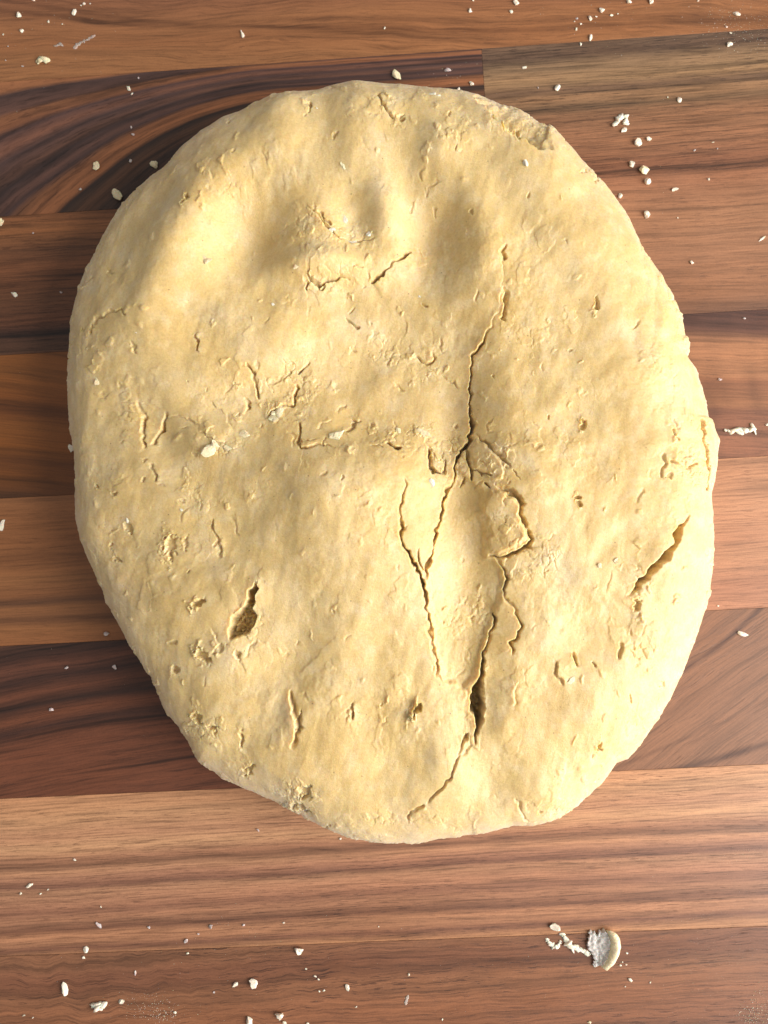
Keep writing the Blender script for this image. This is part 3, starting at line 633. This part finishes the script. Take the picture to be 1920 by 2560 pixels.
T = [ # u, v, length, width, angle, tone
 (48,40,17,14,40,'w'),(186,31,20,10,85,'w'),(210,10,9,8,0,'w'),(83,0,13,7,0,'w'),(55,77,12,8,10,'w'),(121,55,8,6,80,'w'),(156,61,4,4,0,'w'),(8,87,8,5,-40,'w'),(606,88,23,9,85,'w'),(202,14,4,4,0,'w'),(225,10,4,3,0,'w'),
 (322,222,17,9,80,'w'),(330,235,8,4,-60,'w'),(347,195,6,5,0,'g'),(242,413,20,18,0,'c'),(388,413,24,19,60,'c'),(327,403,9,8,0,'g'),(202,474,10,8,0,'g'),(58,166,7,4,0,'g'),(20,116,5,4,0,'g'),(14,151,4,4,0,'g'),
 (328,318,8,5,60,'g'),(333,337,12,7,30,'g'),(37,736,16,9,50,'w'),(154,731,7,5,0,'g'),(83,583,5,4,0,'g'),(268,1584,14,11,0,'g'),(168,1668,11,9,0,'g'),(287,1668,12,8,20,'g'),(129,1773,11,9,0,'g'),
 (1118,177,17,9,5,'g'),(1178,210,12,12,0,'w'),(1146,226,16,8,100,'w'),(962,71,8,6,90,'w'),(1176,28,13,9,90,'w'),(1183,2,7,6,0,'w'),(1278,31,10,8,0,'w'),
 (1290,8,15,13,0,'w'),(1571,4,14,11,0,'w'),(1628,4,14,13,0,'w'),(1503,28,13,13,0,'w'),(1475,47,15,9,80,'w'),(1442,47,7,5,0,'g'),(1452,60,7,5,0,'w'),(1441,74,9,5,90,'w'),(1491,42,6,4,0,'w'),(1529,38,8,6,0,'w'),(1544,35,5,4,0,'w'),(1436,54,5,4,0,'w'),
 (1477,95,16,8,-70,'w'),(1452,110,9,6,80,'w'),(1841,35,17,10,5,'w'),(1816,69,7,6,0,'w'),(1826,83,9,6,30,'w'),(1821,113,13,12,0,'w'),(1393,221,18,15,-40,'w'),(1309,170,12,6,-10,'w'),(1345,220,6,4,80,'g'),(1699,250,13,11,70,'w'),
 (1560,327,17,12,-20,'w'),(1594,359,21,19,0,'w'),(1623,350,13,11,0,'w'),(1579,411,18,15,70,'w'),(1618,455,19,16,30,'w'),(1685,474,14,10,-20,'w'),(1549,490,16,9,-60,'w'),(1616,537,19,15,80,'w'),(1772,449,7,6,0,'w'),
 (1783,356,6,4,0,'w'),(1793,372,6,5,0,'g'),(1736,376,7,5,0,'g'),(1669,244,5,4,80,'w'),(1745,3,6,5,0,'w'),(1694,545,4,4,0,'w'),(1729,657,11,9,-20,'w'),(1917,1062,8,7,0,'w'),(1799,949,12,7,-20,'g'),(1859,796,8,6,0,'g'),
 (1851,1585,19,9,15,'w'),(1795,1515,5,4,0,'w'),(75,2213,18,9,-22,'w'),(52,2234,7,6,80,'w'),(101,2234,8,5,-40,'w'),(120,2224,5,4,0,'w'),(186,2148,8,6,0,'w'),(247,2312,14,8,70,'g'),(253,2266,5,4,90,'w'),(217,2371,13,9,80,'w'),(210,2393,9,7,0,'w'),
 (373,2318,9,7,40,'g'),(528,2314,12,10,0,'g'),(609,2312,8,7,0,'g'),(497,2335,6,5,0,'g'),(465,2353,12,8,-40,'g'),(470,2382,6,5,0,'w'),(339,2432,13,5,85,'g'),(305,2504,13,10,0,'w'),(588,2461,14,9,-50,'w'),(637,2454,19,16,0,'w'),(536,2480,6,4,0,'g'),
 (624,2552,22,16,80,'w'),(747,2375,21,17,0,'w'),(765,2422,7,5,0,'w'),(788,2440,8,5,30,'w'),(796,2447,7,5,40,'w'),(869,2467,17,10,75,'w'),(798,2478,6,4,0,'w'),(810,2476,8,4,-40,'w'),(851,2096,8,6,0,'w'),(698,2538,25,20,10,'w'),(712,2556,11,10,0,'w'),
 (1022,2436,7,6,90,'w'),(1105,2548,6,5,0,'w'),(947,2316,4,4,0,'w'),(709,2307,5,4,0,'w'),(646,2075,9,7,60,'g'),(1550,2413,6,5,0,'w'),(1565,2411,6,4,0,'w'),(1556,2404,4,3,0,'w'),(1575,2449,13,7,50,'w'),(1563,2466,5,4,0,'w'),(1625,2456,4,4,0,'w'),(1567,2383,5,4,0,'w'),(890,2517,5,4,0,'w'),(770,2558,8,6,0,'w'),
 (61,2538,6,5,0,'w'),(82,2544,5,4,0,'w'),(438,2530,8,6,0,'w'),(1475,2556,8,6,0,'c')]
for q in T: crumb(*q)
crumb(293,487,38,20,60,'c','plump cream crumb beside the upper left rim of the dough', rough=.22)
crumb(4,557,30,13,-70,'c','long cream crumb beside the joint of the dark brown plank')
crumb(6,1312,34,12,-78,'w','long white crumb alone on the amber plank')
crumb(991,191,39,17,52,'c','slender rice-like cream crumb just above the top rim of the dough', rough=.2)
crumb(1608,426,26,24,20,'c','biggest blocky cream crumb of the trail on the greyish and tan planks', rough=.3)
crumb(179,1122,24,12,80,'w','pale crumb touching the left rim of the dough')
crumb(163,2474,29,13,84,'w','bright upright grain-shaped crumb on the dark ripple-grained plank', rough=.18)
crumb(1906,596,22,6,-38,'w','thin splinter-like white crumb on the tan wavy plank')
crumb(1386,2315,29,18,5,'w','oval white crumb beside the curled dough shaving')
chain('crumb', [(1537,313),(1546,298),(1562,291),(1565,310)], [11, 11, 10, 9], 'w', 'hook-shaped white crumb at the start of the crumb trail')
chain('crumb', [(97,158),(100,150),(108,151),(119,154)], [7, 13, 16, 13], 'c', 'hooked cream crumb on the reddish swirl-grained plank')
chain('crumb', [(240,2512),(248,2517),(259,2508)], [17, 20, 15], 'w', 'double-lobed white crumb cluster on the dark ripple-grained plank', h=.7)
chain('crumb', [(1814,1076),(1840,1078),(1865,1076),(1884,1073)], [7, 13, 15, 15], 'w', 'long tapered white sliver on the dark cross-barred plank', h=.6)
chain('crumb', [(1367,2347),(1376,2360),(1388,2367),(1396,2363),(1401,2352)], [6, 9, 10, 8, 5], 'w', 'small crooked flake left of the jagged crumb string', h=.6)
chain('crumb', [(1405,2334),(1415,2350),(1425,2366),(1440,2369),(1456,2377),(1474,2384)], [9, 13, 17, 12, 13, 7], 'w', 'jagged string of crumbs trailing from the curled dough shaving', h=.55)
chain('smear', [(188,118),(196,110),(212,102),(232,92)], [10, 7, 6, 8], 'p', 'dried paste smear on the reddish swirl-grained plank', 'smear', h=.12)
chain('smear', [(140,115),(148,110),(156,114)], [6, 8, 5], 'p', 'small dried paste dab on the reddish swirl-grained plank', 'smear', h=.15)
chain('smear', [(1014,2508),(1016,2500),(1020,2490)], [8, 7, 4], 'p', 'faint dried paste dab on the dark ripple-grained plank', 'smear', h=.12)
for q in [(690,1032,30,24,-50,'c','two-lobed cream flake in the torn hollow of the dough'),(840,1091,38,25,-18,'c','bright cream flake lying on the middle of the dough'),(532,1117,38,28,-35,'c','whitish knobbly crumb beside the small ridge on the dough'),(684,1046,20,16,0,'c'),
          (570,1122,20,14,20,'d'),(613,1086,26,20,0,'d'),(1080,1205,16,13,80,'w','round white crumb below the U-shaped crack of the dough'),(995,1078,20,12,70,'c'),(1062,1086,30,20,55,'d'),(1313,410,21,17,60,'w','white crumb below the folded edge of the dough'),
          (829,575,18,12,30,'w','white crumb in the crusty press mark of the dough'),(862,548,20,12,90,'w'),(922,586,17,12,40,'w','white crumb on the right of the crusty press mark'),(879,605,20,9,15,'w'),(856,415,22,9,80,'c'),(792,270,9,8,0,'w'),(1049,741,10,8,30,'w'),(455,1276,9,9,0,'w'),
          (513,650,24,17,40,'d'),(241,955,28,13,85,'d'),(341,832,12,5,10,'w'),(1084,236,16,10,0,'w'),(1096,239,12,6,0,'w'),(1426,1702,20,12,-40,'d'),(317,1300,12,7,70,'w'),(684,760,14,8,80,'w'),(740,665,14,18,40,'d'),(1540,1402,18,14,-50,'d'),(1500,1415,14,12,0,'d')]:
    crumb(*q, onto='dough', h=.45, rough=.7) if len(q) > 6 else crumb(*q, None, 'dough', .4, .7)

# curled shaving of dough, lower right: a thin floor with one thick wall rolled up
def shaving():
    root = bpy.data.objects.new('dough_shaving', None); C.objects.link(root)
    cx, cy = at(1508, 2368); root.location = (cx * MM, cy * MM, 0); root.empty_display_size = .005
    root['label'] = 'curled half-round dough shaving with a raised pale rim on the planks'; root['category'] = 'dough shaving'
    rimp = [(1524,2319),(1536,2326),(1543,2338),(1546,2358),(1541,2380),(1530,2400),(1514,2418)]
    inn = [(1512,2322),(1517,2330),(1521,2342),(1522,2358),(1518,2378),(1510,2396),(1499,2412)]
    left = [(1470,2326),(1474,2334),(1467,2350),(1470,2370),(1482,2386),(1484,2402),(1486,2419)]
    def L(p): x, y = at(*p); return np.array([x - cx, y - cy])
    K, M_ = 40, 22; rs_ = np.random.RandomState(3)
    def curve(pts, t): a = np.array([L(q) for q in pts]); s = np.linspace(0, 1, len(a)); return np.array([np.interp(t, s, a[:,0]), np.interp(t, s, a[:,1])]).T
    t = np.linspace(0, 1, K)
    jag = rs_.normal(0, .22, K)
    a, b = curve(left, t), curve(inn, t)
    a[:,0] += jag
    vs_, fs_ = [], []
    s = np.linspace(0, 1, M_)
    g = a[:,None,:] * (1 - s)[None,:,None] + b[:,None,:] * s[None,:,None]
    # jagged top end with a notch
    g[:,:,1] += (1 - t)[:,None]**3 * (-1.1 * np.exp(-((s - .45) / .13)**2) + .3 * np.sin(s * 23))[None,:]
    gn = perlin(g[:,:,0] * .9 + 5, g[:,:,1] * .9) ; gm = perlin(g[:,:,0] * 2.2 + 5, g[:,:,1] * 2.2)
    top = .75 + .35 * gn + .3 * gm + 1.1 * s[None,:]**3
    top = np.maximum(top, .18) * np.clip(np.minimum(t, 1 - t) / .06, .15, 1)[:,None]
    v1 = np.concatenate([g, top[:,:,None]], 2).reshape(-1, 3); v0 = np.concatenate([g, np.zeros_like(top)[:,:,None] + .01], 2).reshape(-1, 3)
    ii = np.arange(K * M_).reshape(K, M_); o_ = K * M_
    F = np.stack([ii[:-1,:-1], ii[1:,:-1], ii[1:,1:], ii[:-1,1:]], 2).reshape(-1, 4).tolist(); F += [[q + o_ for q in f][::-1] for f in F]
    loop = np.r_[ii[0,:-1], ii[:-1,-1], ii[-1,:0:-1], ii[:0:-1,0]]; nx2 = np.roll(loop, -1)
    F += [[int(p_), int(q_), int(q_) + o_, int(p_) + o_] for p_, q_ in zip(loop, nx2)]
    mesh_obj('floor_flake', np.concatenate([v1, v0]), F, CM['f'], (0, 0, 0)).parent = root
    # rolled rim, a fat lens-shaped ridge
    a, b = curve(inn, t), curve(rimp, t)
    wv = np.sin(np.clip(t, .02, .98) * np.pi) ** .45
    Q = 14; ang = np.linspace(0, 2 * np.pi, Q, endpoint=False)
    vs2 = []
    for k in range(K):
        c0 = (a[k] + b[k]) / 2; hw = (b[k] - a[k]) / 2 * 1.12
        for q in ang:
            xy = c0 + hw * math.cos(q) * (.75 + .25 * wv[k]); z = 1.55 + 1.55 * wv[k] * math.sin(q) * (1 + .1 * rs_.normal()) + .45 * math.cos(q)
            vs2.append([xy[0] + .04 * rs_.normal(), xy[1] + .04 * rs_.normal(), max(.01, z)])
    F2 = []
    for k in range(K - 1):
        for q in range(Q): F2.append([k*Q+q, (k+1)*Q+q, (k+1)*Q+(q+1)%Q, k*Q+(q+1)%Q])
    F2.append(list(range(Q))); F2.append([(K-1)*Q+q for q in range(Q)][::-1])
    mesh_obj('rolled_rim', vs2, F2, CM['c'], (0, 0, 0)).parent = root
shaving()

# ------------------------------------------------------------------ loose flour dust (nobody could count it)
rd = np.random.RandomState(8); v1, f1 = ICO[1]; tet = np.array([[1,0,-.6],[-.5,.87,-.6],[-.5,-.87,-.6],[0,0,1.0]]); tf = [[0,1,3],[1,2,3],[2,0,3],[0,2,1]]
dv, df = [], []
def dust(u, v, su, sv, n_, smin=.03, smax=.13, rot=0.0):
    for _ in range(n_):
        a, b = rd.normal() * su, rd.normal() * sv; c, s = math.cos(rot), math.sin(rot)
        x, y = at(u + a * c - b * s, v + a * s + b * c)
        if not (-135 < x < 135 and -185 < y < 185): continue
        k = rd.uniform(smin, smax); b0 = len(dv) * 4
        dv.append(tet * k * [rd.uniform(.6, 1.5), rd.uniform(.6, 1.5), .8] @ np.array([[math.cos(b), -math.sin(b), 0], [math.sin(b), math.cos(b), 0], [0, 0, 1]]) + [x, y, k * .45])
        df.extend([[q + b0 for q in f] for f in tf])
dust(1830,55,60,38,190,.03,.12); dust(1880,90,45,25,60,.03,.10); dust(386,2528,38,22,150,.03,.12); dust(400,2540,18,10,60,.04,.15); dust(1886,2540,24,22,230,.04,.16); dust(1905,2500,14,20,70,.04,.13)
dust(960,2440,380,80,130,.02,.08); dust(1750,2430,130,110,300,.02,.07); dust(1480,50,60,40,40,.03,.1); dust(1500,40,160,60,60,.02,.07); dust(1700,2120,180,90,110,.02,.055)
dust(540,2340,80,40,50,.03,.09); dust(1600,430,70,110,25,.03,.1); dust(80,90,110,70,45,.03,.09); dust(1130,190,50,20,20,.04,.12); dust(960,1280,1100,1400,420,.02,.065); dust(1840,2420,70,90,900,.012,.045); dust(1700,2480,200,60,500,.012,.04); dust(1850,70,50,45,300,.012,.05); dust(380,2530,60,30,300,.012,.05); dust(1855,2140,22,10,60,.02,.07, -.3); dust(1770,2290,40,8,45,.02,.06,-.2); dust(350,2490,30,12,40,.02,.06)
o = mesh_obj('flour_dust', np.concatenate(dv), df, CM['w'], (0, 0, 0), False)
o['kind'] = 'stuff'; o['label'] = 'fine white flour dust sprinkled over the planks'; o['category'] = 'flour'
